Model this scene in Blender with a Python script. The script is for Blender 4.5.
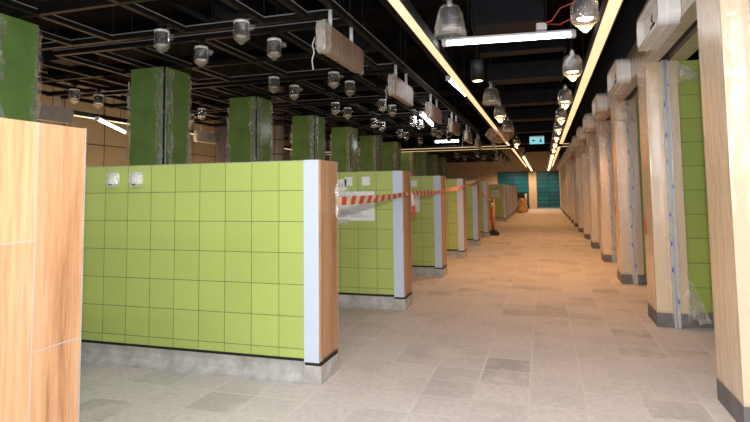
import bpy, bmesh, math, random
from mathutils import Vector, Matrix
random.seed(7)
for o in list(bpy.data.objects): bpy.data.objects.remove(o)
S = bpy.context.scene
COL = S.collection
# ------------------------------------------------------------------ camera
cam_d = bpy.data.cameras.new('camera'); cam = bpy.data.objects.new('camera', cam_d); COL.objects.link(cam)
R3 = Vector((0.95520847, 0.29567517, -0.012368)); U3 = Vector((0.03291073, -0.06460182, 0.99736828)); F3 = Vector((-0.29409804, 0.95310167, 0.07143909))
M = Matrix((R3, U3, -F3)).transposed().to_4x4(); M.translation = Vector((0, 0, 1.4982)); cam.matrix_world = M
cam_d.sensor_fit = 'HORIZONTAL'; cam_d.sensor_width = 36; cam_d.lens = 543.541/750*36
cam_d.shift_x = 0; cam_d.shift_y = -(211-152.41)/750; cam_d.clip_start = .02; cam_d.clip_end = 200
S.camera = cam
# ------------------------------------------------------------------ world, lights, exposure
S.view_settings.view_transform = 'Standard'; S.view_settings.look = 'None'
S.view_settings.gamma = 1; S.view_settings.exposure = 0.12; S.view_settings.use_curve_mapping = False
W = bpy.data.worlds.new('world'); S.world = W; W.use_nodes = True
W.node_tree.nodes['Background'].inputs[0].default_value = (.95, .95, 1, 1)
W.node_tree.nodes['Background'].inputs[1].default_value = .28
def light(name, typ, loc, energy, color, rot=None, **k):
    d = bpy.data.lights.new(name, typ); d.energy = energy; d.color = color
    for a, b in k.items(): setattr(d, a, b)
    o = bpy.data.objects.new(name, d); COL.objects.link(o); o.location = loc
    if rot: o.rotation_euler = rot
    return o
# the photographer's flash just above the lens
fl = light('camera_flash', 'SPOT', (0.03, -0.02, 1.80), 430, (1, .98, .97), spot_size=math.radians(155), spot_blend=.75, shadow_soft_size=.035)
fl.rotation_euler = Vector((-.17, .98, .05)).to_track_quat('-Z', 'Y').to_euler()
# unseen fill lamps added above and behind the photographer to brighten floor and walls
for i, (x, y) in enumerate([(-.3, -1.2), (-.3, -4.2), (2.2, -2.2), (-.3, 2.3), (-3.3, 2.3)]):
    light('unseen_fill_light', 'AREA', (x, y, 3.35), 72 if y < 0 else (52 if x > -1 else 16), (.95, .97, 1), rot=(math.radians(20 if y < 0 else 0), 0, 0), shape='RECTANGLE', size=1.5, size_y=.25)

WARM = (1, .62, .30)
# ------------------------------------------------------------------ materials
def srgb(r, g, b):
    f = lambda c: (c/255)/12.92 if c/255 <= .04045 else ((c/255+.055)/1.055)**2.4
    return (f(r), f(g), f(b), 1)
def newmat(n):
    m = bpy.data.materials.new(n); m.use_nodes = True; nt = m.node_tree
    return m, nt, nt.nodes['Principled BSDF']
def N(nt, t, **k):
    n = nt.nodes.new(t)
    for a, b in k.items(): setattr(n, a, b)
    return n
def noise(nt, vec, scale, detail=4, rough=.55):
    n = N(nt, 'ShaderNodeTexNoise'); n.inputs['Scale'].default_value = scale; n.inputs['Detail'].default_value = detail; n.inputs['Roughness'].default_value = rough
    nt.links.new(vec, n.inputs['Vector']); return n.outputs['Fac']
def ramp(nt, fac, stops):
    r = N(nt, 'ShaderNodeValToRGB'); e = r.color_ramp.elements
    while len(e) < len(stops): e.new(.5)
    for q, (p, c) in zip(e, stops): q.position = p; q.color = c
    nt.links.new(fac, r.inputs[0]); return r.outputs[0]
def mth(nt, op, a, b=None, c=None):
    n = N(nt, 'ShaderNodeMath', operation=op)
    for i, v in enumerate((a, b, c)):
        if v is None: continue
        if isinstance(v, (int, float)): n.inputs[i].default_value = v
        else: nt.links.new(v, n.inputs[i])
    return n.outputs[0]
def mixc(nt, fac, a, b, mode='MIX'):
    n = N(nt, 'ShaderNodeMix', data_type='RGBA', blend_type=mode)
    for i, v in ((0, fac), (6, a), (7, b)):
        if isinstance(v, (int, float)): n.inputs[i].default_value = v
        elif isinstance(v, tuple): n.inputs[i].default_value = v
        else: nt.links.new(v, n.inputs[i])
    return n.outputs[2]
def objc(nt): return N(nt, 'ShaderNodeTexCoord').outputs['Object']
def mapped(nt, vec, sc=(1, 1, 1), loc=(0, 0, 0)):
    m = N(nt, 'ShaderNodeMapping'); m.inputs['Scale'].default_value = sc; m.inputs['Location'].default_value = loc
    nt.links.new(vec, m.inputs['Vector']); return m.outputs[0]
def bump(nt, b, h, strength=.3, dist=.01, sock='Normal'):
    n = N(nt, 'ShaderNodeBump'); n.inputs['Strength'].default_value = strength; n.inputs['Distance'].default_value = dist
    nt.links.new(h, n.inputs['Height']); nt.links.new(n.outputs[0], b.inputs[sock])
def plain(n, col, rough=.5, metal=0, var=.12, sc=6, spec=.5, coat=0):
    m, nt, b = newmat(n); v = objc(nt); f = noise(nt, v, sc, 5)
    d = tuple(c*(1-var) for c in col[:3])+(1,); l = tuple(min(1, c*(1+var)) for c in col[:3])+(1,)
    nt.links.new(ramp(nt, f, [(.3, d), (.7, l)]), b.inputs['Base Color'])
    b.inputs['Roughness'].default_value = rough; b.inputs['Metallic'].default_value = metal; b.inputs['Specular IOR Level'].default_value = spec
    b.inputs['Coat Weight'].default_value = coat
    return m
def emit(n, col, st):
    m, nt, b = newmat(n); b.inputs['Base Color'].default_value = (.8, .8, .8, 1)
    b.inputs['Emission Color'].default_value = col+(1,) if len(col) == 3 else col; b.inputs['Emission Strength'].default_value = st
    return m
def tiles(n, col, grout, su, sv, ou, ov, au, av, gw=.0035, var=.06, rough=.28, patch=0, gsoft=1.0):
    """tiled surface: joints at ou + k*su along axis au, and ov + k*sv along axis av (object coordinates)"""
    m, nt, b = newmat(n); v = objc(nt); s = N(nt, 'ShaderNodeSeparateXYZ'); nt.links.new(v, s.inputs[0])
    U = mth(nt, 'DIVIDE', mth(nt, 'SUBTRACT', s.outputs[au], ou), su); V = mth(nt, 'DIVIDE', mth(nt, 'SUBTRACT', s.outputs[av], ov), sv)
    def edge(t, size):
        a = mth(nt, 'ABSOLUTE', mth(nt, 'SUBTRACT', mth(nt, 'FRACT', mth(nt, 'ADD', t, .5)), .5))
        a = mth(nt, 'MULTIPLY', a, size)
        return mth(nt, 'SUBTRACT', 1.0, mth(nt, 'SMOOTHSTEP', a, gw*.5, gw*.5+.002*gsoft)) if False else mth(nt, 'LESS_THAN', a, gw*.5)
    g = mth(nt, 'MAXIMUM', edge(U, su), edge(V, sv))
    c = N(nt, 'ShaderNodeCombineXYZ'); nt.links.new(mth(nt, 'FLOOR', U), c.inputs[0]); nt.links.new(mth(nt, 'FLOOR', V), c.inputs[1])
    w = N(nt, 'ShaderNodeTexWhiteNoise', noise_dimensions='3D'); nt.links.new(c.outputs[0], w.inputs['Vector'])
    lo = tuple(x*(1-var) for x in col[:3])+(1,); hi = tuple(min(1, x*(1+var)) for x in col[:3])+(1,)
    tc = ramp(nt, w.outputs['Value'], [(0, tuple(x*(.80 if patch else 1) for x in lo[:3])+(1,)), (.16, lo), (1, hi)])
    if patch:
        f = noise(nt, v, 1.6, 8, .65)
        tc = mixc(nt, ramp(nt, f, [(.42, (0, 0, 0, 1)), (.62, (1, 1, 1, 1))]), tc, grout)
        f2 = noise(nt, mapped(nt, v, (1, 1, 1), (3, 8, 0)), 22, 6, .7)
        g = mth(nt, 'MULTIPLY', g, ramp(nt, noise(nt, mapped(nt, v, (1, 1, 1), (7, 1, 0)), 1.1, 4), [(.40, (.25, .25, .25, 1)), (.60, (1, 1, 1, 1))]))
        tc = mixc(nt, patch, tc, ramp(nt, f2, [(.3, (.66, .66, .67, 1)), (.7, (1.1, 1.08, 1.06, 1))]), 'MULTIPLY')
    nt.links.new(mixc(nt, g, tc, grout), b.inputs['Base Color'])
    b.inputs['Roughness'].default_value = rough
    bump(nt, b, mth(nt, 'SUBTRACT', 1.0, g), .25, .002)
    return m
def wood(n, dark, light_, mid, axis=2, sc=9, rough=.45, joints=None):
    m, nt, b = newmat(n); v = objc(nt)
    st = [1, 1, 1]; st[axis] = .07
    mv = mapped(nt, v, tuple(st))
    f = noise(nt, mv, sc, 6, .6); f2 = noise(nt, mv, sc*6, 4, .6)
    c = ramp(nt, f, [(.34, dark), (.42, mid), (.56, light_)])
    c = mixc(nt, .35, c, ramp(nt, f2, [(.3, dark), (.65, light_)]))
    if joints:
        s = N(nt, 'ShaderNodeSeparateXYZ'); nt.links.new(v, s.inputs[0]); y, z = s.outputs[1], s.outputs[2]
        side = mth(nt, 'GREATER_THAN', y, joints[0])
        jv = mth(nt, 'LESS_THAN', mth(nt, 'ABSOLUTE', mth(nt, 'SUBTRACT', y, joints[0])), .0022)
        zz = mth(nt, 'ADD', z, mth(nt, 'MULTIPLY', side, .38))
        fr = mth(nt, 'ABSOLUTE', mth(nt, 'SUBTRACT', mth(nt, 'FRACT', mth(nt, 'ADD', mth(nt, 'DIVIDE', mth(nt, 'SUBTRACT', zz, 1.34), 1.15), .5)), .5))
        jh = mth(nt, 'LESS_THAN', fr, .0016)
        row = mth(nt, 'FLOOR', mth(nt, 'ADD', mth(nt, 'DIVIDE', mth(nt, 'SUBTRACT', zz, 1.34), 1.15), .0))
        wn = N(nt, 'ShaderNodeTexWhiteNoise', noise_dimensions='2D'); cc = N(nt, 'ShaderNodeCombineXYZ'); nt.links.new(row, cc.inputs[0]); nt.links.new(side, cc.inputs[1]); nt.links.new(cc.outputs[0], wn.inputs['Vector'])
        c = mixc(nt, 1.0, c, ramp(nt, wn.outputs['Value'], [(0, (.8, .78, .76, 1)), (1, (1.05, 1.05, 1.05, 1))]), 'MULTIPLY')
        c = mixc(nt, mth(nt, 'MAXIMUM', jv, jh), c, (.35, .33, .33, 1))
    nt.links.new(c, b.inputs['Base Color']); b.inputs['Roughness'].default_value = rough
    return m
def film(n, tint=(.8, .8, .78), body=.10, rough=.12, bscale=30, gl=.14):
    """crumpled clear polythene: see-through body, milky creases, glossy highlights"""
    m, nt, b = newmat(n); nt.nodes.remove(b); out = nt.nodes['Material Output']; v = objc(nt)
    f = noise(nt, mapped(nt, v, (1, 1, .45)), bscale, 5, .65)
    bp = N(nt, 'ShaderNodeBump'); bp.inputs['Strength'].default_value = 1; bp.inputs['Distance'].default_value = .03; nt.links.new(f, bp.inputs['Height'])
    tr = N(nt, 'ShaderNodeBsdfTransparent'); df = N(nt, 'ShaderNodeBsdfDiffuse'); tl = N(nt, 'ShaderNodeBsdfTranslucent'); g = N(nt, 'ShaderNodeBsdfAnisotropic')
    df.inputs[0].default_value = tint+(1,); tl.inputs[0].default_value = tint+(1,); g.inputs['Color'].default_value = (.95, .95, .95, 1); g.inputs['Roughness'].default_value = rough
    nt.links.new(bp.outputs[0], g.inputs['Normal'])
    def mx(fac, A, B):
        q = N(nt, 'ShaderNodeMixShader')
        if isinstance(fac, float): q.inputs[0].default_value = fac
        else: nt.links.new(fac, q.inputs[0])
        nt.links.new(A, q.inputs[1]); nt.links.new(B, q.inputs[2]); return q.outputs[0]
    milky = mx(.5, df.outputs[0], tl.outputs[0])
    r = ramp(nt, f, [(.44, (body*.4,)*3+(1,)), (.64, (min(1, body*2.2),)*3+(1,))])
    base = mx(r, tr.outputs[0], milky)
    g.inputs['Color'].default_value = (gl, gl, gl, 1)
    ad = N(nt, 'ShaderNodeAddShader'); nt.links.new(base, ad.inputs[0]); nt.links.new(g.outputs[0], ad.inputs[1]); res = ad.outputs[0]
    nt.links.new(res, out.inputs[0]); return m
def wrapped(n, col, coat=.9, var=.1, sc=7, bs=9, grain=True):
    """a surface under a tight layer of clear film: creased glossy coat"""
    m, nt, b = newmat(n); v = objc(nt)
    f = noise(nt, mapped(nt, v, (1, 1, .08) if grain else (1, 1, 1)), sc, 6, .6)
    lo = tuple(x*(1-var) for x in col[:3])+(1,); hi = tuple(min(1, x*(1+var)) for x in col[:3])+(1,)
    nt.links.new(ramp(nt, f, [(.3, lo), (.7, hi)]), b.inputs['Base Color'])
    b.inputs['Roughness'].default_value = .5; b.inputs['Coat Weight'].default_value = coat; b.inputs['Coat Roughness'].default_value = .13
    w = noise(nt, mapped(nt, v, (1, 1, .35)), bs, 5, .6); bump(nt, b, w, .8, .03, 'Coat Normal')
    return m
T = .25
m_floor = tiles('dusty_floor_tiles', (.60, .56, .545, 1), (.67, .61, .575, 1), .385, .345, .235, .24, 0, 1, gw=.016, var=.10, rough=.75, patch=.6)
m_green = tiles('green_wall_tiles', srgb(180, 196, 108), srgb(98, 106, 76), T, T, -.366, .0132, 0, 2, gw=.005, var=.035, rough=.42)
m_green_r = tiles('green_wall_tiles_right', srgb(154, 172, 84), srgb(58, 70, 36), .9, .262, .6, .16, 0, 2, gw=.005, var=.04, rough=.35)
m_wood = wood('oak_look_cladding', srgb(128, 76, 44), srgb(204, 162, 124), srgb(184, 138, 98), joints=(.165,))
m_cream = wrapped('film_wrapped_cream_cladding', srgb(212, 190, 160), var=.028)
m_white = plain('white_protective_board', srgb(202, 213, 232), .45, var=.02)
m_alu = plain('aluminium_trim', srgb(190, 195, 200), .35, .6)
m_conc = plain('grey_concrete_kerb', srgb(182, 179, 175), .85, var=.25, sc=9)
m_dgrey = plain('dark_grey_skirting', srgb(112, 110, 110), .6, var=.25, sc=8)
m_black = plain('black_rubber_and_shade', (.012, .012, .012, 1), .6)  # rubber and cables; also the painted shade under the partitions
m_ceil = plain('black_painted_soffit', (.007, .007, .008, 1), .8, var=.4, sc=2, spec=.05)
m_rail = plain('black_painted_steel', (.011, .010, .010, 1), .5, var=.5, sc=5, spec=.25)
m_edge_glint = plain('painted_edge_glint', (.42, .42, .44, 1), .4, 0)  # pale lips painting the flash highlights along the black rails
m_duct = plain('dark_duct_sheet', (.011, .013, .018, 1), .6, var=.3, sc=3, spec=.2)
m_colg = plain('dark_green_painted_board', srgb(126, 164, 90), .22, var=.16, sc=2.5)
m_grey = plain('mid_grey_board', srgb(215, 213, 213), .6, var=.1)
m_dark = plain('dark_opening', (.02, .018, .016, 1), .8)
m_wwall = plain('white_plastic', srgb(240, 240, 242), .4, var=.02)
m_signface = wrapped('film_over_sign_board', srgb(196, 170, 152), .9, var=.28, sc=16, bs=14)
m_wwrap = wrapped('film_wrapped_white_sign_box', srgb(228, 226, 226), .9, var=.03, sc=6, bs=10)
m_galv = wrapped('film_wrapped_galvanised_steel', srgb(190, 194, 200), .9, var=.15, sc=12, bs=20)
m_blue = plain('blue_print', srgb(30, 80, 190), .5)
m_film = film('clear_polythene', body=.08)
m_film2 = film('cloudy_polythene', (.72, .70, .66), .40, .18, 16)
m_ctape = film('clear_packing_tape', (.85, .82, .76), .28, .3, 2, .05)
m_milk = film('milky_polythene', (.9, .9, .88), .6, .2, 14, .15)
m_wfilm = film('taut_pillar_film', (.9, .9, .9), .03, .07, 7, .12)
m_dust = film('brown_dust_sheet', (.55, .38, .26), .75, .3, 10, .06)
m_filmw = film('warm_dust_sheet', (.62, .48, .36), .42, .3, 12, .1)
m_bag = film('clear_lamp_bag', (.85, .85, .85), .09, .10, 20, .3)
m_led = emit('warm_led_diffuser', (1, .67, .34), 1.0)
m_tube = emit('white_tube_glow', (.93, .97, 1), 14)
m_bulb = emit('warm_lamp_glow', (1, .66, .34), 9)
m_red = plain('red_stripe_print', srgb(205, 78, 62), .5)
m_tapew = plain('cream_tape_plastic', srgb(226, 205, 180), .4)
m_orange = plain('orange_plastic', srgb(220, 85, 35), .5)
m_teal = tiles('teal_roller_shutter_slats', srgb(10, 98, 116), srgb(4, 40, 50), 50, .32, 0, 0, 0, 2, gw=.05, var=.25, rough=.3)
m_cwall = plain('cream_far_wall', srgb(205, 180, 150), .7)
m_lwall = tiles('beige_wall_panels', srgb(214, 204, 176), srgb(70, 62, 50), 1.5, .9, .1, 3.02, 1, 2, gw=.03, var=.06, rough=.35)
m_fascia = wrapped('film_wrapped_fascia', srgb(196, 180, 158), .9, var=.12, sc=4, bs=7)
m_paper = plain('white_paper', srgb(236, 236, 236), .7, var=.01)
m_ink = plain('grey_ink', srgb(110, 112, 118), .8)
m_sack = plain('beige_sacking', srgb(205, 170, 120), .9, var=.2)
m_exit = emit('exit_panel_glow', srgb(70, 200, 215)[:3], .9)
m_exg = plain('exit_pictogram_green', srgb(0, 80, 60), .5)
m_rust = plain('rusty_brown_pipe', srgb(110, 62, 36), .7, var=.3)
# ------------------------------------------------------------------ mesh helpers
class MB:
    def __init__(s, *mats): s.bm = bmesh.new(); s.mats = list(mats)
    def box(s, x0, x1, y0, y1, z0, z1, mi=0, bev=0):
        r = bmesh.ops.create_cube(s.bm, size=1)['verts']
        for v in r: v.co = Vector(((x0+x1)/2+v.co.x*(x1-x0), (y0+y1)/2+v.co.y*(y1-y0), (z0+z1)/2+v.co.z*(z1-z0)))
        fs = set(f for v in r for f in v.link_faces)
        for f in fs: f.material_index = mi
        if bev:
            es = list(set(e for v in r for e in v.link_edges)); q = bmesh.ops.bevel(s.bm, geom=es, offset=bev, segments=2, affect='EDGES', profile=.7)
            for f in q['faces']: f.material_index = mi
        return s
    def tube(s, pts, r, n=8, mi=0, caps=True):
        pts = [Vector(p) for p in pts]; rings = []
        for i, p in enumerate(pts):
            d = (pts[min(i+1, len(pts)-1)]-pts[max(i-1, 0)]).normalized()
            a = d.orthogonal().normalized() if i == 0 else (a-d*a.dot(d)).normalized()
            b = d.cross(a); rr = r[i] if isinstance(r, (list, tuple)) else r
            rings.append([s.bm.verts.new(p+(a*math.cos(t)+b*math.sin(t))*rr) for t in [2*math.pi*k/n for k in range(n)]])
        for A, B in zip(rings, rings[1:]):
            for k in range(n): f = s.bm.faces.new((A[k], A[(k+1) % n], B[(k+1) % n], B[k])); f.smooth = True; f.material_index = mi
        if caps:
            for R_ in (rings[0][::-1], rings[-1]): f = s.bm.faces.new(R_); f.material_index = mi
        return s
    def lathe(s, prof, n=20, c=(0, 0, 0), mi=0, jit=0, smooth=True, seed=0, squash=1):
        rd = random.Random(seed); rings = []
        for r, z in prof:
            rings.append([s.bm.verts.new((c[0]+math.cos(2*math.pi*k/n)*max(r, .0005)*(1+rd.uniform(-jit, jit)), c[1]+math.sin(2*math.pi*k/n)*max(r, .0005)*squash*(1+rd.uniform(-jit, jit)), c[2]+z+rd.uniform(-jit, jit)*.03)) for k in range(n)])
        for A, B in zip(rings, rings[1:]):
            for k in range(n): f = s.bm.faces.new((A[k], A[(k+1) % n], B[(k+1) % n], B[k])); f.smooth = smooth; f.material_index = mi
        return s
    def prism(s, poly, lo, hi, axis=0, mi=0):
        """extrude a 2-D outline along an axis; poly lists the two other coordinates in order"""
        def P(u, v, w): return {0: (w, u, v), 1: (u, w, v), 2: (u, v, w)}[axis]
        A = [s.bm.verts.new(P(u, v, lo)) for u, v in poly]; B = [s.bm.verts.new(P(u, v, hi)) for u, v in poly]
        n = len(poly)
        for k in range(n): f = s.bm.faces.new((A[k], A[(k+1) % n], B[(k+1) % n], B[k])); f.material_index = mi
        for R_ in (A[::-1], B): f = s.bm.faces.new(R_); f.material_index = mi
        return s
    def sheet(s, P00, P10, P11, P01, nu=8, nv=8, amp=.02, seed=0, mi=0, rag=0):
        rd = random.Random(seed); P = [Vector(p) for p in (P00, P10, P11, P01)]; nrm = (P[1]-P[0]).cross(P[3]-P[0]).normalized()
        g = []
        for j in range(nv+1):
            row = []
            for i in range(nu+1):
                u, v = i/nu, j/nv
                p = P[0]*(1-u)*(1-v)+P[1]*u*(1-v)+P[2]*u*v+P[3]*(1-u)*v + nrm*rd.uniform(-amp, amp)
                if rag and i in (0, nu): p += (P[1]-P[0])*rd.uniform(-rag, rag)
                if rag and j in (0, nv): p += (P[3]-P[0]).normalized()*rd.uniform(-1, .3)*(1 if j else -1)*min(.06, rag*(P[3]-P[0]).length)
                row.append(s.bm.verts.new(p))
            g.append(row)
        for j in range(nv):
            for i in range(nu): f = s.bm.faces.new((g[j][i], g[j][i+1], g[j+1][i+1], g[j+1][i])); f.smooth = True; f.material_index = mi
        return s
    def mesh(s, name):
        bmesh.ops.recalc_face_normals(s.bm, faces=s.bm.faces[:]); me = bpy.data.meshes.new(name); s.bm.to_mesh(me); s.bm.free()
        for m in s.mats: me.materials.append(m)
        return me
    def build(s, name, parent=None, loc=None):
        o = bpy.data.objects.new(name, s.mesh(name)); COL.objects.link(o)
        if parent: o.parent = parent
        if loc: o.location = loc
        return o
def tag(o, label=None, cat=None, group=None, kind=None):
    for k, v in (('label', label), ('category', cat), ('group', group), ('kind', kind or ('thing' if label else None))):
        if v: o[k] = v
    return o
def thing(name, label, cat, loc=(0, 0, 0), group=None):
    o = bpy.data.objects.new(name, None); COL.objects.link(o); o.location = loc; o.empty_display_size = .1
    return tag(o, label, cat, group)
def dup(root, loc, label, rz=None):
    def cp(o, par):
        c = o.copy(); COL.objects.link(c); c.parent = par
        for ch in list(o.children): cp(ch, c)
        return c
    r = cp(root, None); r.location = loc
    if rz is not None: r.rotation_euler.z = rz
    r['label'] = label
    return r
ORD = ['nearest', 'second', 'third', 'fourth', 'fifth', 'sixth', 'seventh', 'eighth', 'ninth', 'tenth', 'eleventh', 'twelfth', 'thirteenth', 'fourteenth', 'fifteenth', 'sixteenth', 'seventeenth']
def struct(o): o['kind'] = 'structure'; return o
def rrect(u0, u1, v0, v1, r, n=5):
    pts = []
    for cu, cv, a0 in ((u1-r, v1-r, 0), (u0+r, v1-r, 90), (u0+r, v0+r, 180), (u1-r, v0+r, 270)):
        for k in range(n+1):
            a = math.radians(a0+90*k/n); pts.append((cu+r*math.cos(a), cv+r*math.sin(a)))
    return pts
# ------------------------------------------------------------------ the hall
struct(MB(m_floor).box(-13, 4.9, -7, 44.2, -.1, 0).build('floor'))
struct(MB(m_ceil).box(-13, 4.9, -7, 44.2, 4.9, 5.0).build('ceiling'))
struct(MB(m_lwall).box(-13.15, -13, -7, 44.2, 0, 4.9).build('wall_left'))
struct(MB(m_cwall).box(4.9, 5.05, -7, 44.2, 0, 4.9).build('wall_right'))
wb = MB(m_cwall)
wb.box(-13, -3.45, 44, 44.2, 0, 4.9); wb.box(-3.45, 1.5, 44, 44.2, 2.92, 4.9); wb.box(1.5, 4.9, 44, 44.2, 0, 4.9); wb.box(-3.45, 1.5, 44.12, 44.2, 0, 2.92)
struct(wb.build('wall_back'))
struct(MB(m_cwall).box(-1.08, -.52, 43.8, 44.0, 0, 2.92).build('trim_1'))
XL, XR = -1.70, 1.13
# ------------------------------------------------------------------ left row of green stall partitions
TH, CAP = .372, .146
def partition(Y, length, name_label):
    t = thing('stall_partition', name_label, 'partition wall', (XL, Y, 0), 'green tiled stall partitions')
    MB(m_green).box(-length, -CAP, .0, TH, .192, 1.752).build('tiled_panel', t)
    MB(m_white).box(-CAP, -.017, -.004, TH-.012, .165, 1.758, bev=.004).build('corner_strip', t)
    MB(m_wood).box(-.016, 0, .002, TH, .175, 1.756, bev=.002).build('end_panel', t)
    MB(m_alu).box(-length, -CAP, .002, TH-.002, 1.7525, 1.757).build('top_trim', t)
    MB(m_alu).box(-.010, .0015, TH-.0005, TH+.004, .175, 1.757).build('edge_trim', t)
    MB(m_black).box(-length, -.0, .03, TH-.03, .16, .191).box(-.14, -.004, .004, TH-.004, .140, .174).build('painted_shade_strip', t)  # black strip painting the shade under the panel overhang
    k = MB(m_conc).box(-length, -.10, .045, TH-.045, 0, .16, bev=.006)
    k.prism([(.045, 0), (.045, .05), (.0, .012), (-.03, 0)], -length, -.15, 0)
    k.box(-.15, .0, .0, TH, 0, .142, bev=.01)
    k.build('kerb', t)
    return t
plabels = ['green tiled stall partition nearest the camera, only its pale wooden end showing',
 'large green tiled stall partition with two film wrapped sockets near its top',
 'green tiled stall partition with a big white notice behind the red and white tape',
 'third green tiled partition with visible white corner strip, one small notice on it',
 'fourth green tiled partition with white corner strip, behind the one with a small notice',
 'fifth green tiled partition with white corner strip, where the striped tape reaches its top',
 'sixth green tiled partition with white corner strip, last before the cross passage and the bollard',
 'green tiled stall partition first beyond the cross passage, notice on its face',
 'narrow seeming partition second beyond the cross passage',
 'partition third beyond the cross passage', 'partition fourth beyond the cross passage, near the sacks', 'farthest stall partition on the left, before the teal shutters']
p1 = partition(4.02, 3.56, plabels[1])
ys = [1.31] + [4.02+2.71*k for k in range(1, 6)] + [26.45, 29.2, 31.95, 34.7, 37.4]
for y, l in zip(ys, [plabels[0]]+plabels[2:]): dup(p1, (XL, y, 0), l)
# ------------------------------------------------------------------ sockets wrapped in film on the first partition
def socket(x, Y, label):
    t = thing('wall_socket', label, 'socket', (x, Y, 1.635), 'film wrapped sockets')
    MB(m_wwall).box(-.045, .045, -.03, .002, -.045, .045, bev=.006).box(-.03, .03, -.036, -.028, -.02, .03).build('socket_box', t)
    MB(m_dark).box(-.045, -.012, -.038, -.03, -.055, -.042).build('socket_switch', t)
    b = MB(m_film2); b.lathe([(.01, -.075), (.06, -.07), (.075, -.03), (.07, .03), (.075, .06), (.03, .075), (.005, .07)], 10, (0, -.040, 0), jit=.10, smooth=False, seed=int(x*10), squash=.45)
    b.build('film_wrap', t)
socket(-3.705, 4.016, 'left film wrapped white socket on the large green partition')
socket(-3.45, 4.016, 'right film wrapped white socket on the large green partition')
def paper(name, x0, x1, z0, z1, Y, label, cat, lines=(), tape=False, group=None):
    xc, zc = (x0+x1)/2, (z0+z1)/2
    t = thing(name, label, cat, (xc, Y-.003, zc), group)
    MB(m_paper).box(x0-xc, x1-xc, -.0015, .0015, z0-zc, z1-zc).build('sheet', t)
    if lines:
        b = MB(m_ink); rd = random.Random(3)
        for (u0, u1, v, h) in lines:       # u, v as fractions of the sheet
            W_, H_ = x1-x0, z1-z0; u = u0
            while u < u1:
                w = h*H_*rd.uniform(.55, .9)/W_; ux = x0-xc+u*W_; vz = z0-zc+v*H_; hh = h*H_
                b.box(ux, ux+w*W_*.8, -.0022, -.0016, vz, vz+hh*.14); b.box(ux, ux+w*W_*.8, -.0022, -.0016, vz+hh*.5, vz+hh*.6)
                b.box(ux+w*W_*.3, ux+w*W_*.42, -.0022, -.0016, vz, vz+hh)
                if rd.random() < .6: b.box(ux, ux+w*W_*.1, -.0022, -.0016, vz+hh*.3, vz+hh)
                u += w*1.15 + (.04 if rd.random() < .14 else 0)
        b.build('lettering', t)
    if tape:
        MB(m_ctape).box(-.19, .10, -.0035, -.0025, (z1-zc)-.03, (z1-zc)+.03).build('clear_tape', t); MB(m_ctape).box(-.2, .0, -.0035, -.0025, (z0-zc)-.05, (z0-zc)+.02).build('clear_tape', t)
    return t
Y2 = 4.02+2.71
paper('socket_cover', -2.50, -2.39, 1.575, 1.69, Y2, 'left white square socket cover above the big notice', 'socket cover', group='white square socket covers')
paper('socket_cover', -2.26, -2.15, 1.575, 1.69, Y2, 'right white square socket cover above the big notice', 'socket cover', group='white square socket covers')
paper('notice', -2.78, -2.09, 1.12, 1.50, Y2, 'big white notice taped on green tiles behind the striped tape', 'notice', [(.05, .93, .13, .065), (.1, .5, .30, .05), (.2, .75, .22, .045), (.1, .6, .60, .12), (.1, .62, .8, .1)], True)
paper('notice', -2.72, -2.475, 1.505, 1.66, Y2, 'small white notice above the big one, partly hidden by the wooden end', 'notice', [(.55, .9, .38, .3)])
Y3 = 4.02+5.42
paper('socket_cover', -2.25, -2.14, 1.575, 1.68, Y3, 'white square socket cover on the third visible partition', 'socket cover', group='white square socket covers')
paper('notice', -2.50, -2.10, 1.13, 1.50, Y3, 'white notice on the third visible partition, half hidden', 'notice', [(.05, .93, .13, .06), (.1, .7, .5, .1)])
paper('socket_cover', -2.36, -2.23, 1.585, 1.69, 26.45, 'white square socket cover beyond the cross passage', 'socket cover', group='white square socket covers')
paper('notice', -2.41, -2.03, 1.13, 1.49, 26.45, 'white notice on the partition beyond the cross passage', 'notice', [(.2, .75, .55, .2), (.1, .85, .2, .07)])
# ------------------------------------------------------------------ barrier tape
def ribbon(mb, pts, w, seg=.12, tilt=0, phase=0):
    """striped ribbon along a polyline; stripes alternate material 0/1"""
    P = [Vector(p) for p in pts]; L = [0]
    for a, b in zip(P, P[1:]): L.append(L[-1]+(b-a).length)
    n = int(L[-1]/seg); prev = None
    def at(s_):
        for i in range(len(P)-1):
            if s_ <= L[i+1]+1e-6: return P[i].lerp(P[i+1], (s_-L[i])/max(1e-6, L[i+1]-L[i]))
        return P[-1]
    for i in range(n+1):
        s_ = L[-1]*i/n; c = at(s_); hw = w/2*(.8+.2*math.sin(s_*2.1+phase)); tw = tilt+.35*math.sin(s_*1.7+phase)
        off = Vector((math.sin(tw), 0, math.cos(tw)))*hw
        a, b = mb.bm.verts.new(c+off), mb.bm.verts.new(c-off); a2, b2 = mb.bm.verts.new(c+off+Vector((.0006, 0, 0))), mb.bm.verts.new(c-off+Vector((.0006, 0, 0)))
        cur = (a, b, b2, a2)
        if prev:
            for q in range(4):
                f = mb.bm.faces.new((prev[q], prev[(q+1) % 4], cur[(q+1) % 4], cur[q])); f.material_index = i % 2
        prev = cur
    return mb
def catenary(a, b, sag, n=10):
    a, b = Vector(a), Vector(b); return [a.lerp(b, k/n)-Vector((0, 0, sag*4*(k/n)*(1-k/n))) for k in range(n+1)]
xt = XL+.03
t1 = thing('barrier_tape', 'red and white striped barrier tape strung along the near left partitions', 'barrier tape', (0, 0, 0))
pts = catenary((xt, 4.30, 1.42), (xt, 6.9, 1.47), .02)+catenary((xt, 7.1, 1.475), (xt, 9.6, 1.505), .03)[1:]+catenary((xt, 9.8, 1.51), (xt, 12.3, 1.60), .02)[1:]+catenary((xt, 12.5, 1.61), (xt, 14.9, 1.74), .03)[1:]
ribbon(MB(m_red, m_tapew), pts, .085).build('striped_ribbon', t1)
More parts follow.
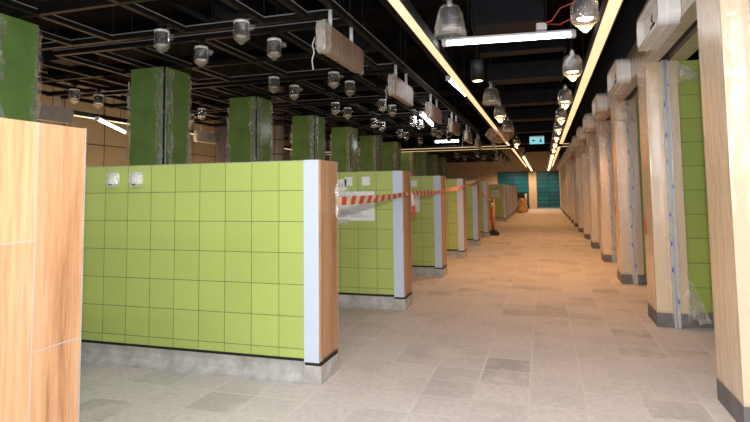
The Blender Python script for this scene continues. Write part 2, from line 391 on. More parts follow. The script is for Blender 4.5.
ribbon(MB(m_red, m_tapew), [(xt+.01, 7.0, 1.46), (xt+.02, 7.04, 1.30), (xt+.015, 7.12, 1.17)], .05, tilt=.9).build('hanging_tail', t1)
MB(m_film2).lathe([(.006, -.14), (.016, -.1), (.013, 0), (.018, .1), (.006, .15)], 9, (XL+.02, 4.33, 1.42), jit=.25, smooth=False, seed=4).build('clear_tape', t1)
t2 = thing('barrier_tape', 'faded striped barrier tape running from the last partition down to the bollard', 'barrier tape')
ribbon(MB(m_red, m_tapew), catenary((xt, 15.1, 1.55), (-1.69, 18.52, 1.16), .06), .06).build('striped_ribbon', t2)
# ------------------------------------------------------------------ bollards
def bollard(loc, label):
    t = thing('bollard', label, 'bollard', loc, 'orange posts on black bases')
    b = MB(m_black); b.prism([(-.2, 0), (.2, 0), (.2, .05), (.08, .16), (-.08, .16), (-.2, .05)], -.2, .2, 1); b.build('base', t)
    MB(m_orange, m_tapew).tube([(0, 0, .15), (0, 0, .9)], .045).tube([(0, 0, .9), (0, 0, 1.08)], .047, mi=1).tube([(0, 0, 1.08), (0, 0, 1.15)], [.045, .03]).build('post', t)
    MB(m_tapew).tube([(.06, 0, .3), (.06, 0, 1.2)], .025, mi=0).build('pole_wrap', t)
    return t
b1 = bollard((-1.66, 18.56, 0), 'orange bollard on black base tied with tape at the cross passage')
dup(b1, (-1.32, 42.4, 0), 'small distant orange bollard in front of the teal shutters')
# sacks near the far partitions
for i, (x, y, r, h, l) in enumerate([(-1.45, 36.4, .28, .55, 'front beige sack slumped on the floor near the far partitions'), (-1.35, 38.2, .3, .75, 'taller beige sack behind the front one'), (-1.55, 40.2, .35, .9, 'rearmost beige sack leaning by the last partition')]):
    o = MB(m_sack).lathe([(.02, 0), (r, .02), (r*1.1, h*.3), (r*.9, h*.6), (r*.5, h*.85), (r*.55, h*.95), (.02, h)], 12, jit=.12, seed=i).build('sack', loc=(x, y, 0)); tag(o, l, 'sack', 'beige sacks')
# ------------------------------------------------------------------ far wall: teal roller shutters, dark cabinet
def shutter(x0, x1, label):
    t = thing('roller_shutter', label, 'shutter', ((x0+x1)/2, 43.95, 0), 'teal roller shutters'); w = (x1-x0)/2-.01
    b = MB(m_teal)
    for k in range(18): b.box(-w+.05, w-.05, 0+.02*(k % 2), .05, .08+k*.155, .08+k*.155+.15)
    b.build('curtain', t)
    MB(m_alu).box(-w+.05, w-.05, -.02, .05, .0, .08).build('bottom_bar', t)
    MB(m_dgrey).box(-w, -w+.05, -.03, .05, 0, 2.9).build('guide', t); MB(m_dgrey).box(w-.05, w, -.03, .05, 0, 2.9).build('guide', t)
shutter(-3.45, -1.08, 'teal roller shutter left of the cream pier on the far wall')
shutter(-.52, 1.30, 'teal roller shutter right of the cream pier, straight down the aisle')
t = thing('cabinet', 'dark low cabinet standing against the left teal shutter', 'cabinet', (-1.75, 43.3, 0))
MB(m_dark).box(-.3, .3, -.2, .3, .05, 1.25, bev=.01).build('body', t); MB(m_rail).box(-.27, -.01, -.22, -.2, .1, 1.2).build('door', t); MB(m_rail).box(.01, .27, -.22, -.2, .1, 1.2).build('door', t)
MB(m_dark).box(-.28, .28, -.18, .28, 0, .05).build('plinth', t)
# ------------------------------------------------------------------ dark green columns behind the partitions
def column(Y, label):
    t = thing('green_column', label, 'column', (-5.4, Y, 0), 'dark green columns behind the stalls')
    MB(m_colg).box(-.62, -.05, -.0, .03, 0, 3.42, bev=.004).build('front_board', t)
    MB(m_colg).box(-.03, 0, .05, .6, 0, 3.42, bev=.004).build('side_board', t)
    MB(m_dark).box(-.60, -.035, .03, .6, 0, 3.40).build('core', t)
    MB(m_alu).box(-.05, -.044, -.004, .03, 1.0, 3.42).box(-.012, .003, .045, .05, 1.0, 3.42).build('corner_bead', t)
    f = MB(m_film2)
    f.sheet((-.13, -.02, .9), (-.02, -.03, .9), (.0, -.03, 3.4), (-.16, -.02, 3.4), 5, 26, .022, int(Y*10), rag=.25)
    f.build('clear_film', t); f = MB(m_film2)
    f.sheet((.012, .06, .9), (.02, .2, .9), (.02, .17, 3.4), (.012, .06, 3.4), 5, 26, .02, int(Y*10)+1, rag=.25)
    f.build('clear_film', t); f = MB(m_film2)
    f.build('clear_film', t); f = MB(m_film2)
    f.sheet((.012, .52, 1.0), (.015, .63, 1.0), (.015, .64, 3.4), (.012, .55, 3.4), 4, 24, .02, int(Y*10)+5, rag=.3)
    f.build('clear_film', t); f = MB(m_film2)
    f.sheet((-.68, -.02, .9), (-.57, -.02, .9), (-.60, -.02, 3.25), (-.66, -.02, 3.25), 3, 20, .02, int(Y*10)+2, rag=.3)
    f.build('clear_film', t); f = MB(m_film2)
    f.sheet((-.2, -.06, 1.65), (.1, -.08, 1.65), (.02, -.03, 1.95), (-.1, -.03, 2.05), 5, 5, .05, int(Y*10)+3, rag=.1)
    f.build('clear_film', t)
    return t
cl = ['dark green column at the left edge above the pale wooden end', 'widest whole dark green column, above the middle of the large green partition', 'dark green column second from the leftmost whole one, beside the leaning grey post',
 'dark green column just above the white corner strip of the large partition', 'dark green column above the wooden end of the large partition', 'dark green column above the big notice', 'dark green column above the second white corner strip',
 'far dark green column, eighth from the camera', 'far dark green column, ninth from the camera', 'farthest dark green column at the cross passage']
cy = [4.05, 6.80, 9.56, 12.45, 15.1, 17.75, 20.4, 23.1, 25.8, 28.5, 31.2]
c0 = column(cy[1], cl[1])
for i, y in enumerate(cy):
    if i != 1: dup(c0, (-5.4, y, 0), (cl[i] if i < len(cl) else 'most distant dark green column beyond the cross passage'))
# round tiled column and leaning post in the far left aisle
m_rcol = tiles('beige_round_column_tiles', srgb(176, 168, 150), srgb(80, 74, 64), 50, .42, 0, .1, 0, 2, gw=.03, var=.08, rough=.4)
for i, (x, y, l) in enumerate([(-7.47, 14.45, 'round beige tiled column seen between two dark green columns'), (-7.47, 24.6, 'farther round beige tiled column glimpsed between green columns')]):
    t = thing('round_column', l, 'column', (x, y, 0)); MB(m_rcol).tube([(0, 0, 0), (0, 0, 4.9)], .19, 24).build('shaft', t); MB(m_dgrey).tube([(0, 0, 0), (0, 0, .15)], .20, 24).build('skirting', t)
t = thing('grey_post', 'dark grey boxed post leaning slightly beyond the stalls', 'post', (-8.98, 13.75, 0))
MB(m_dgrey).prism([(-.16, 0), (.24, 0), (.28, 3.44), (-.08, 3.44)], -.02, .25, 1).build('shaft', t); MB(m_dgrey).box(-.15, .26, -.05, .28, 0, .1).build('foot', t)
# ------------------------------------------------------------------ right row: wrapped pillars, guide rails, fascia, signs
def pillar(Y, label):
    t = thing('cream_pillar', label, 'pillar', (XR, Y, 0), 'film wrapped cream pillars on the right')
    MB(m_cream).box(0, .32, 0, .54, .15, 2.9, bev=.006).build('cladding', t)
    MB(m_dgrey).box(-.004, .325, -.004, .545, 0, .152, bev=.006).build('skirting', t)
    MB(m_wfilm).sheet((0, -.008, .18), (.118, -.008, .18), (.118, -.008, 2.89), (0, -.008, 2.89), 6, 60, .004, 11).build('clear_film', t)
    MB(m_wfilm).sheet((-.008, .0, .18), (-.008, .53, .18), (-.008, .53, 2.89), (-.008, 0, 2.89), 10, 40, .004, 12).build('clear_film', t)
    return t
def stallwall(Y, label):
    t = thing('stall_partition', label, 'partition wall', (XR+.33, Y, 0), 'green tiled partitions between the right stalls')
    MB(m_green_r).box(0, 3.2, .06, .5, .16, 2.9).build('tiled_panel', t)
    MB(m_dgrey).box(0, 3.2, .05, .51, 0, .16).build('kerb', t)
    return t
def rail(Y, label):
    t = thing('guide_rail', label, 'shutter rail', (XR+.185, Y, 0), 'steel shutter guide rails on the right pillars')
    b = MB(m_galv); b.box(-.03, -.018, -.07, -.004, .0, 2.9, bev=.002).box(.018, .03, -.07, -.004, 0, 2.9, bev=.002).box(-.018, .018, -.058, -.004, 0, 2.9)
    b.tube([(0, -.06, 0), (0, -.06, 2.9)], .012, 8)
    b.build('channel', t)
    b = MB(m_blue); rd = random.Random(5)
    for k in range(9):
        z = .25+k*.30+rd.uniform(-.05, .05); x = rd.choice((-.031, .012)); b.box(x, x+.016, -.0715, -.0695, z, z+rd.uniform(.02, .06))
    b.build('printed_marks', t)
    f = MB(m_film); f.sheet((-.06, -.075, .02), (.05, -.08, .02), (.045, -.08, 2.88), (-.05, -.075, 2.88), 4, 40, .010, 8, rag=.15); f.build('clear_film', t)
    return t
RY = [3.95, 6.63, 9.42, 12.1, 14.75, 17.4, 20.1, 22.8, 25.5, 28.2, 30.9, 33.6, 36.3, 39.0, 41.7]
desc = lambda i: {0: 'closest to the camera at the right edge', 1: 'second from the camera, green wall showing beside it', 2: 'third from the camera on the right', 3: 'fourth from the camera on the right'}.get(i, ORD[i]+' from the camera on the right')
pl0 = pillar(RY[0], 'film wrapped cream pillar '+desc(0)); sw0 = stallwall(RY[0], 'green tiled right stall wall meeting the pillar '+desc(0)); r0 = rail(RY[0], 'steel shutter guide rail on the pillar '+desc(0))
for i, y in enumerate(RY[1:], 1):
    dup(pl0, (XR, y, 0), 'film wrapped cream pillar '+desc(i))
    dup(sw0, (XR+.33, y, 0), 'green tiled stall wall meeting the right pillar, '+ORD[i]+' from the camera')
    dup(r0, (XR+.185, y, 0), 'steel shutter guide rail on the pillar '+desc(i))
# loose film, dust sheets on pillars
def loose(mat, a, b, c, d, label, seed, nu=8, nv=10, amp=.015, rag=.08):
    o = MB(mat).sheet(a, b, c, d, nu, nv, amp, seed, rag=rag).build('plastic_sheet'); return tag(o, label, 'plastic sheet')
loose(m_film2, (1.42, 6.57, .06), (1.64, 6.60, .06), (1.47, 6.58, .5), (1.42, 6.57, .66), 'torn clear film flap at the foot of the second right pillar', 3)
loose(m_filmw, (1.18, 3.92, .05), (1.50, 3.90, .02), (1.50, 3.91, .36), (1.22, 3.93, .22), 'crumpled dusty film at the foot of the closest right pillar', 5, amp=.012)
loose(m_film2, (1.42, 6.55, 2.60), (1.66, 6.58, 2.66), (1.58, 6.56, 2.78), (1.42, 6.55, 2.9), 'torn clear film hanging at the top of the second right pillar', 6)
for i in range(2, 9):
    y = RY[i]
    loose(m_filmw, (1.10, y-.13, 2.55), (1.44, y-.15, 2.50), (1.30, y-.13, 2.88), (1.12, y-.12, 2.88), 'brown film bunched at the top of the right pillar, '+ORD[i]+' from the camera', 10+i, 7, 7, .03)
    loose(m_film2, (1.475, y-.04, .3), (1.62, y-.03, .35), (1.60, y-.03, 2.45), (1.475, y-.04, 2.4), 'clear film strip hanging beside the right pillar, '+ORD[i]+' from the camera', 30+i, 4, 22, .02)
for i, (y, z, h) in enumerate([(6.95, .95, .22), (9.7, 1.05, .2), (9.72, .55, .12)]):
    o = MB(m_red).sheet((1.118, y, z), (1.112, y+.10, z+.02), (1.117, y+.08, z+h), (1.118, y+.03, z+h), 3, 5, .004, i, rag=.15).build('tape_scrap')
    tag(o, ['red tape scrap stuck on the second right pillar', 'upper red tape scrap on the third right pillar', 'lower red tape scrap on the third right pillar'][i], 'tape scrap')
# fascia over the stalls (continuous)
struct(MB(m_fascia).box(XR, XR+.14, 1.5, 43.9, 2.90, 3.28, bev=.004).build('trim_2'))
struct(MB(m_fascia).box(XR+.24, XR+.42, 1.5, 43.9, 2.90, 3.28, bev=.004).build('trim_3'))
struct(MB(m_dark).box(XR+.14, XR+.24, 1.5, 43.9, 2.96, 3.28).box(XR+.16, XR+.185, 1.5, 43.9, 2.915, 2.96).build('trim_4'))
struct(MB(m_duct).box(XR+.10, XR+.42, 1.5, 43.9, 3.28, 4.9).build('trim_5'))
def rsign(Y, label):
    t = thing('sign_box', label, 'sign box', (XR-.002, Y, 2.865), 'white open sign boxes on the right fascia'); L, H, D = 1.08, .335, .17
    out = rrect(0, L, 0, H, .10); inn = rrect(.035, L-.035, .035, H-.035, .08)
    b = MB(m_wwrap); n = len(out)
    def ring(poly, x): return [b.bm.verts.new((x, u, v)) for u, v in poly]
    A, B, C_, D_ = ring(out, 0), ring(out, -D), ring(inn, -D), ring(inn, -.03)
    for P, Q in ((A, B), (B, C_), (C_, D_)):
        for k in range(n): b.bm.faces.new((P[k], P[(k+1) % n], Q[(k+1) % n], Q[k]))
    b.bm.faces.new(D_); b.bm.faces.new(A[::-1])
    b.build('housing', t)
    b = MB(m_wwall).prism(rrect(-.006, L+.006, -.006, H+.006, .104), -D*.62, -D*.55, 0); b.build('rim_band', t)
    b = MB(m_black).tube([(-.035, L*.55, H*.85), (-.10, L*.56, H*.8), (-.12, L*.53, H*.55), (-.09, L*.5, H*.40)], .006, 6)
    b.box(-.13, -.05, L*.42, L*.56, H*.28, H*.40, bev=.01); b.build('cable_and_connector', t)
    return t
RS = [4.93+2.68*k for k in range(14)]
rs0 = rsign(RS[0], 'white open sign box nearest the camera on the right fascia')
for i, y in enumerate(RS[1:], 1): dup(rs0, (XR-.002, y, 2.865), 'white open sign box, '+ORD[i]+' from the camera on the right fascia')
o = MB(m_red).lathe([(.01, 0), (.12, 0), (.13, .03), (.10, .06), (.01, .07)], 16).build('alarm_bell', loc=(1.10, 21.8, 2.70)); o.rotation_euler = (0, -math.pi/2, 0); tag(o, 'small red alarm bell high on a distant right pillar', 'alarm bell')
# ------------------------------------------------------------------ ceiling frames over the left stalls
BAY = 2.71
def frame(Y, label, x0=-6.6, xs=(-6.5, -5.85, -5.2, -4.1, -3.04, -2.5)):
    t = thing('lighting_grid', label, 'lighting grid', (0, Y, 3.45), 'black steel lighting grids')
    for x in xs:
        MB(m_rail, m_edge_glint).box(x-.035, x+.035, -1.1, 1.2, 0, .07).box(x+.035, x+.043, -1.1, 1.2, .055, .063, 1).build('channel', t)
    for y in (-1.14, 1.24): MB(m_rail, m_edge_glint).box(xs[0], -2.15, y-.04, y+.04, .0, .08).box(xs[0], -2.15, y-.05, y-.04, .063, .073, 1).build('cross_channel', t)
    MB(m_rail, m_edge_glint).box(xs[0], -2.15, .12, .18, .0, .07).build('cross_channel', t)
    MB(m_rail, m_edge_glint).box(-2.135, -2.065, -1.34, 1.34, 0, .09).box(-2.065, -2.06, -1.34, 1.34, .07, .077, 1).build('sign_rail', t)
    for x in xs[::2]+(-2.1,):
        for y in (-1.14, 1.24): MB(m_rail).tube([(x, y, .06), (x, y, 1.4)], .008, 6).build('hanger_rod', t)
    return t
f0 = frame(4.30+0*BAY, 'black steel lighting grid over the nearest left stall')
for k in (1, 2, 3, 4, 5, 8, 9, 10, 11, 12): dup(f0, (0, 4.30+k*BAY, 3.45), 'black steel lighting grid, '+ORD[k]+' bay from the camera')
def frame2(Y, label):
    t = thing('lighting_grid', label, 'lighting grid', (0, Y, 3.45), 'black steel frames over the back stalls')
    for x in (-7.1, -7.85, -8.35, -9.2): MB(m_rail).box(x-.035, x+.035, -1.1, 1.2, 0, .07).build('channel', t)
    for y in (-1.14, .15, 1.24): MB(m_rail).box(-9.3, -6.9, y-.04, y+.04, 0, .08).build('cross_channel', t)
    for x in (-7.1, -9.2): MB(m_rail).tube([(x, .15, .06), (x, .15, 1.45)], .008, 6).build('hanger_rod', t)
    return t
g0 = frame2(4.30, 'black steel lighting grid over the nearest back stall')
for k in (1, 2, 3, 4, 5, 8, 9): dup(g0, (0, 4.30+k*BAY, 3.45), 'black back stall ceiling frame, '+ORD[k]+' bay from the camera')
# ------------------------------------------------------------------ film bagged spotlights
def spot(loc, label, bag=True):
    t = thing('spotlight', label, 'spotlight', loc, 'bagged spotlights under the lighting grids')
    MB(m_rail).tube([(0, 0, .15), (0, 0, .07)], .02, 8).box(-.05, .05, -.03, .03, .125, .15).build('bracket', t)
    hz = MB(m_rail).tube([(0, 0, .075), (0, 0, .06), (0, 0, -.105)], [.05, .074, .074], 20); hz = hz.build('housing', t)
    MB(m_wwall).tube([(0, 0, .055), (0, 0, .03)], .082, 20).build('collar', hz)
    MB(m_alu).tube([(0, 0, -.105), (0, 0, -.11)], .055, 16).build('lens', hz)
    rd = random.Random(int(loc[0]*7+loc[1]*13)); b = MB(m_bag); dx, dy = rd.uniform(-.05, .05), rd.uniform(-.05, .05)
    b.lathe([(.086, .06), (.088, .0), (.092, -.08), (.088, -.135), (.055, -.17), (.025, -.19), (.004, -.205)], 14, jit=.09, smooth=False, seed=rd.randint(0, 999))
    b.sheet((.08, 0, .03), (.16, .02, 0), (.13, .03, -.06), (.08, 0, -.07), 4, 4, .02, rd.randint(0, 99), rag=.1)
    b.build('clear_bag', t)
    return t
protos = {}
names = {0: 'left column', 1: 'middle column', 2: 'right column'}
first = None
for k in (0, 1, 2, 3, 4, 5, 8, 9):
    for j, X in enumerate((-5.2, -4.1, -3.07)):
        for q, Yb in enumerate((5.1, 5.85)):
            if j == 0 : continue
            y = Yb+BAY*k
            if k == 5 and q == 1: continue
            lab = 'bagged spotlight, %s of pair, %s row, %s bay from the camera' % (('near', 'far')[q], ('', 'farther left', 'aisle side')[j], ORD[k if k < 6 else k-2])
            v = (k+q*2+j) % 4
            if v not in protos: protos[v] = spot((X, y, 3.30), lab)
            else: dup(protos[v], (X, y, 3.30), lab, rz=((k*3+j+q) % 5)*1.1)
for i, (x, y) in enumerate([(-7.1, 5.35), (-7.85, 7.50), (-7.85, 8.05), (-7.85, 10.8), (-7.1, 10.18), (-7.85, 13.5), (-7.1, 12.9), (-7.85, 16.2)]):
    dup(protos[i % len(protos)], (x, y, 3.30), 'film bagged spotlight over the back stalls, '+ORD[i]+' from the camera', rz=i*1.3)
# lit downlight at far left edge
t = thing('spotlight', 'lit spotlight beside the leftmost green column', 'spotlight', (-6.5, 5.4, 3.26))
MB(m_rail).tube([(0, 0, .19), (0, 0, .07)], .015, 8).build('bracket', t); MB(m_rail).tube([(0, 0, .09), (0, 0, -.1)], .075, 20).build('housing', t); MB(m_bulb).tube([(0, 0, -.101), (0, 0, -.106)], .055, 16).build('lens', t)
# ------------------------------------------------------------------ hanging signs
def hsign(loc, label, matf, end, strap=False, L=1.24, group='film wrapped hanging signs over the left stalls'):
    t = thing('hanging_sign', label, 'hanging sign', loc, group)
    MB(matf, end).prism(rrect(0, L, 0, .30, .085), -.042, .042, 0).build('board', t)
    for y in (.25, L-.32): MB(m_wwall).tube([(0, y, .29), (0, y, .50)], .022, 10).build('hanger', t)
    MB(m_milk).prism(rrect(-.018, .15, -.018, .318, .08), -.052, .052, 0).build('end_wrap', t)
    b = MB(end)
    b.sheet((-.045, L+.012, -.01), (.045, L+.012, -.01), (.045, L+.012, .31), (-.045, L+.012, .31), 5, 8, .008, 4, rag=.1)
    b.build('clear_film', t); b = MB(end)
    b.sheet((-.055, -.022, -.01), (.055, -.022, -.01), (.055, -.022, .31), (-.055, -.022, .31), 5, 8, .012, 5, rag=.08)
    b.build('clear_film', t)
    if strap: MB(m_wwall).tube([(-.07, .0, .14), (-.09, -.02, .06), (-.08, .0, -.02), (-.10, -.01, -.10), (-.09, .0, -.2)], .006, 5).build('loose_strap', t)
    return t
hs = hsign((-2.13, 5.08, 2.95), 'largest film wrapped hanging sign, nearest the camera', m_signface, m_film2, True)
for i in (1, 2, 3, 4, 5, 8, 9, 10, 11, 12):
    y = 5.08+BAY*i
    dup(hs, (-2.13, y, 2.95), 'film wrapped hanging sign, '+ORD[i if i < 6 else i-2]+' from the camera over the left stalls')
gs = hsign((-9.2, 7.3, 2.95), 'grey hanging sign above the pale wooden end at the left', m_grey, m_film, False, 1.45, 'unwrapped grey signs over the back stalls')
MB(m_black).tube([(.10, .5+.07*math.cos(a*.5), .18+.08*math.sin(a*.5)) for a in range(26)], .008, 5).build('coiled_cable', gs)
gs.children[2].hide_render = False
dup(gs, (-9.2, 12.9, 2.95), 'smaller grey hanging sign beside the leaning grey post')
# ------------------------------------------------------------------ warm linear lights
def strip(x, y0, y1, label, w=.10):
    t = thing('linear_light', label, 'linear light', (x, y0, 3.2), 'warm linear ceiling lights'); L = y1-y0
    MB(m_rail).box(-w/2-.02, w/2+.02, 0, L, .004, .10).build('housing', t)
    MB(m_led).box(-w/2, w/2, .01, L-.01, -.006, .004).build('diffuser', t)
    for k in range(int(L/2)): MB(m_rail).tube([(0, .6+2*k, .09), (0, .6+2*k, 1.66)], .006, 6).build('hanger_rod', t)
strip(-1.225, .6, 21.5, 'long warm linear light on the left of the aisle ceiling', .09)
strip(-1.18, 23.1, 43.0, 'far warm linear light on the left beyond the cross passage')
strip(.68, .6, 21.5, 'long warm linear light on the right of the aisle ceiling', .115)
strip(.66, 23.1, 43.0, 'far warm linear light on the right beyond the cross passage')
strip(-9.55, 2.0, 21.0, 'warm linear light over the back aisle at the left')
def cstrip(x0, x1, y, label):
    if x1 > 0: x1 = 1.16
    t = thing('linear_light', label, 'linear light', (x0, y, 3.2), 'warm linear ceiling lights'); L = x1-x0
    for u in (.2, L-.2): MB(m_rail).tube([(u, 0, .09), (u, 0, 1.7)], .006, 6).build('hanger_rod', t)
    MB(m_rail).box(0, L, -.06, .06, .004, .10).build('housing', t); MB(m_led).box(.01, L-.01, -.05, .05, -.006, .004).build('diffuser', t)
cstrip(-9.4, -1.29, 21.62, 'nearer warm linear light crossing the left stalls'); cstrip(-9.4, -1.25, 22.98, 'farther warm linear light crossing the left stalls')
cstrip(.75, 1.05, 21.62, 'nearer short warm linear light turning to the right stalls'); cstrip(.73, 1.05, 22.98, 'farther short warm linear light turning to the right stalls')
o = MB(m_dust); o.lathe([(.10, .22), (.26, .16), (.34, 0), (.28, -.14), (.16, -.22), (.02, -.26)], 14, jit=.3, smooth=False, seed=2); o.sheet((-.28, 0, .05), (-.12, .03, .05), (-.14, 0, -.45), (-.2, 0, -.5), 4, 8, .03, 7, rag=.2)
o = o.build('plastic_sheet', loc=(-1.12, 15.6, 3.06)); tag(o, 'brown plastic sheet bunched around the left linear light', 'plastic sheet')
# ------------------------------------------------------------------ tube battens
def batten(a, b, label, lit=True, r=.028):
    a, b = Vector(a), Vector(b); t = thing('tube_light', label, 'tube light', a, 'white tube lights'); d = b-a; L = d.length
    t.rotation_euler = (0, 0, math.atan2(d.y, d.x))
    MB(m_wwall).box(0, L, -.04, .04, .03, .06, bev=.008).box(-.02, .04, -.04, .04, -.03, .05, bev=.01).box(L-.04, L+.02, -.04, .04, -.03, .05, bev=.01).build('tray', t)
    MB(m_tube if lit else m_wwall).tube([(.03, 0, -.005), (L-.03, 0, -.005)], r*.75, 14).build('tube', t)
    for q in (.2, .8): MB(m_rail).tube([(L*q, 0, .06), (L*q, 0, 4.9-a.z)], .006, 6).build('hanger_rod', t)
    return t
tb = batten((-1.12, 6.55, 3.30), (.40, 6.68, 3.30), 'long white tube light across the aisle between the warm lines')
MB(m_wwall).box(1.10, 1.22, -.06, .06, .08, .16, bev=.01).build('junction_box', tb)
batten((-1.50, 9.15, 3.40), (-1.42, 10.85, 3.40), 'white tube light partly hidden behind the left warm line')
batten((-2.75, 12.7, 3.36), (-2.95, 15.1, 3.36), 'short bright tube light between the hanging signs', r=.06)
batten((-3.94, 20.6, 3.38), (-3.0, 20.6, 3.38), 'small distant tube light above the fourth partition', r=.06)
batten((-9.0, 9.2, 3.1), (-10.33, 11.5, 3.1), 'white tube light in the back aisle beyond the pale wooden end')
o = MB(m_red).tube([(.0, 6.70, 3.47), (.15, 6.5, 3.44), (.25, 6.4, 3.55), (.45, 6.3, 3.58), (.62, 6.2, 3.75), (.8, 6.1, 3.85)], .008, 6).tube([(.05, 6.70, 3.47), (.25, 6.6, 3.42), (.4, 6.5, 3.46), (.55, 6.4, 3.62), (.8, 6.2, 3.8)], .008, 6).build('power_cable'); tag(o, 'pair of red cables feeding the long white tube light', 'cable')
# ------------------------------------------------------------------ pendants
m_shade = plain('smoked_glass_shade', (.05, .05, .055, 1), .12, var=.1)
def pendant(loc, label, lit=True):
    t = thing('pendant_lamp', label, 'pendant lamp', loc, 'bagged pendant lamps along the aisle')
    MB(m_rail).tube([(0, 0, .16), (0, 0, 4.9-loc[2])], .006, 6).build('cord', t)
    MB(m_alu).tube([(0, 0, .10), (0, 0, .17)], [.03, .018], 12).build('socket', t)
    sh = MB(m_shade).lathe([(.02, .11), (.06, .10), (.085, .06), (.095, 0), (.098, -.09), (.092, -.09), (.088, 0), (.07, .06), (.02, .085)], 20).build('shade', t)
    MB(m_bulb if lit else m_alu).lathe([(.004, .02), (.05, .01), (.075, -.06), (.06, -.085), (.004, -.09)], 16).build('bulb', sh)
    b = MB(m_bag); b.lathe([(.015, .20), (.03, .16), (.02, .135), (.085, .11), (.11, .04), (.118, -.04), (.112, -.10), (.06, -.15), (.02, -.19), (.003, -.205)] if lit else [(.015, .22), (.03, .18), (.02, .15), (.085, .11), (.115, .04), (.135, -.06), (.15, -.14), (.12, -.16)], 16, jit=.045, seed=int(loc[1]*10)); b.build('clear_bag', t)
    return t
RP = [4.86, 6.95, 9.3, 11.5, 13.6, 15.8, 18.0, 20.2, 23.6, 25.8, 28.0, 30.2, 32.4, 34.8, 37.2, 39.6]
LP = [(4.75, False), (8.75, False), (10.7, True), (13.0, False), (17.5, True), (24.0, True), (26.3, True), (28.6, True), (31.0, True), (33.4, True), (36.0, True), (39.0, True)]
pr0 = None
for i, y in enumerate(RP):
    l = 'lit bagged pendant lamp, '+ORD[i]+' from the camera along the right warm line'
    pr0 = pendant((.385, y, 3.02), l) if i == 0 else dup(pr0, (.385, y, 3.0), l, rz=i*.9) and pr0
    d = light('pendant_or_fill_beam', 'SPOT', (.385, y, 2.88), 45 if y < 9 else (115 if y < 14 else 85) if y < 22 else 62, (1, .50, .19), spot_size=math.radians(125), spot_blend=.6, shadow_soft_size=.06)
pu0 = None
for i, (y, lit) in enumerate(LP):
    l = ('lit' if lit else 'unlit')+' bagged pendant lamp, '+ORD[i]+' from the camera along the left warm line'
    if lit: dup(pr0, (-.76, y, 3.0), l, rz=i); light('pendant_or_fill_beam', 'SPOT', (-.76, y, 2.88), (115 if y < 14 else 85) if y < 22 else 62, (1, .50, .19), spot_size=math.radians(125), spot_blend=.6, shadow_soft_size=.06)
    elif pu0 is None: pu0 = pendant((-.75, y, 3.02), l, False)
    else: dup(pu0, (-.75, y, 3.0), l, rz=i)
t = thing('downlight', 'black cylinder downlight hanging without a bag near the left warm line', 'downlight', (-.76, 6.95, 3.0))
MB(m_rail).tube([(0, 0, .14), (0, 0, 1.88)], .006, 6).build('cord', t); MB(m_rail).tube([(0, 0, .15), (0, 0, -.11)], .085, 20).build('housing', t); MB(m_bulb).tube([(0, 0, -.1105), (0, 0, -.113)], .06, 16).build('lens', t)
for x in (-2.2, -.1): light('pendant_or_fill_beam', 'SPOT', (x, 41.9, 3.3), 250, (1, .72, .46), spot_size=math.radians(160), spot_blend=.5, shadow_soft_size=.06)  # added spots with no pendant, put in to brighten the far wall
# back aisle lamps (light the beige wall warmly)
for i, y in enumerate([8.0, 13.0, 18.0]):
    dup(pr0, (-10.6, y, 3.0), 'lit pendant lamp over the back aisle at far left, '+ORD[i]+' from the camera')
    light('pendant_or_fill_beam', 'SPOT', (-10.6, y, 2.88), 620, (1, .66, .36), spot_size=math.radians(160), spot_blend=.4, shadow_soft_size=.06)
# ------------------------------------------------------------------ exit sign
t = thing('exit_sign', 'teal lit exit sign hanging over the middle of the aisle', 'exit sign', (-.13, 15.0, 2.72), None)
MB(m_wwall).box(-.19, .19, -.03, .03, .155, .19, bev=.004).build('housing', t)
MB(m_exit).box(-.185, .185, -.012, .012, -.02, .155).build('panel', t)
MB(m_exg).prism([(-.13, .07), (-.08, .11), (-.08, .085), (-.04, .085), (-.04, .055), (-.08, .055), (-.08, .03)], -.016, -.012, 1).build('arrow', t)
MB(m_exg).prism([(.05, .02), (.08, .06), (.06, .08), (.09, .10), (.12, .08), (.145, .07), (.12, .055), (.14, .02), (.11, .045), (.09, .02)], -.016, -.012, 1).prism(rrect(.09, .12, .105, .135, .014), -.016, -.012, 1).build('running_figure', t)
for x in (-.15, .15): MB(m_rail).tube([(x, 0, .18), (x, 0, 2.18)], .005, 6).build('hanger_rod', t)
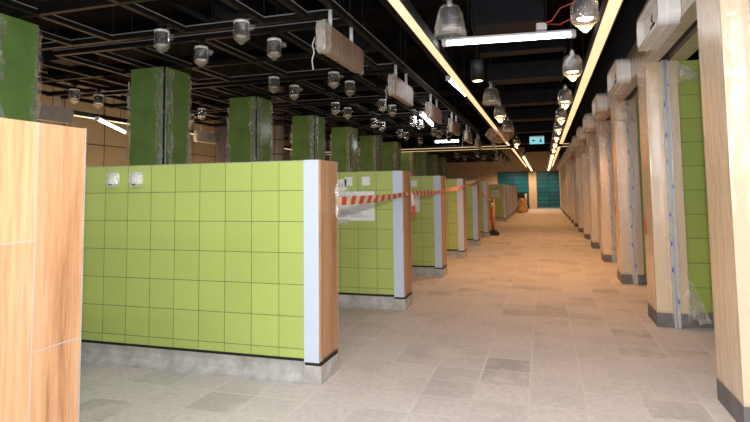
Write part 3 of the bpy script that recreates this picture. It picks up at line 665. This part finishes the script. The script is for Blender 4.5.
# ------------------------------------------------------------------ ducts and pipes above the aisle
def duct(x0, x1, y0, y1, z0, z1, label, name='air_duct', mat=None):
    t = thing(name, label, 'air duct', ((x0+x1)/2, y0, z0), None); w = (x1-x0)/2
    MB(mat or m_duct).box(-w, w, 0, y1-y0, 0, z1-z0, bev=.01).build('duct_body', t)
    for u in (-w+.05, w-.05): MB(m_rail).tube([(u, .1, z1-z0), (u, .1, 4.9-z0)], .007, 6).build('hanger_rod', t)
    MB(m_rail).box(-w-.03, -w, -.02, y1-y0+.02, -.03, z1-z0+.03).build('flange', t); MB(m_rail).box(w, w+.03, -.02, y1-y0+.02, -.03, z1-z0+.03).build('flange', t)
    return t
duct(-.92, .06, 8.0, 8.7, 3.92, 4.35, 'grey blue duct box directly above the long white tube light')
for i, y in enumerate([10.2, 11.8, 13.1, 15.3, 16.8, 18.8, 20.8, 23, 25.2, 28.7, 31.4, 35.4, 38.2]):
    duct(-1.05, .45, y, y+.35, 3.85 if i % 2 else 4.05, 4.2 if i % 2 else 4.3, 'dark duct crossing above the aisle, '+ORD[i]+' behind the grey blue duct box')
duct(-3.95, -3.56, 5.9, 6.3, 3.75, 4.15, 'dark duct box above the bagged spotlights'); duct(-2.9, -2.5, 7.6, 8.0, 3.6, 4.0, 'dark duct box behind the nearest hanging sign')
duct(-8.2, -6.8, 6.5, 6.9, 3.6, 3.8, 'long grey duct above the back stalls at upper left')
for i, x in enumerate((-6.3, -4.6, -3.5, -1.85, -1.66, 1.12)):
    o = MB(m_rail).tube([(x, 1, 3.9+.12*(i % 3)), (x, 43.5, 3.9+.12*(i % 3))], .035+.01*(i % 2), 10).build('ceiling_pipe'); tag(o, 'black ceiling pipe running the length of the hall, %s from the left' % ['first', 'second', 'third', 'fourth', 'fifth', 'sixth'][i], 'pipe', 'long ceiling pipes')
for i in range(15):
    y = 3.2+2.71*i
    o = MB(m_ceil).box(-12.8, 1.2, y, y+.22, 4.6, 4.9).build('trim_%d' % (6+i)); struct(o)
# debris near the right pillars
for i, (x, y, l) in enumerate([(1.0, 17.3, 'scrap of white paper on the floor by the right pillars'), (.98, 26.5, 'far scrap of white paper by the right pillars')]):
    tag(MB(m_paper).sheet((-.18, -.14, .01), (.16, -.12, .012), (.15, .15, .014), (-.14, .12, .01), 5, 5, .006, i).build('paper_scrap', loc=(x, y, .004)), l, 'paper scrap')
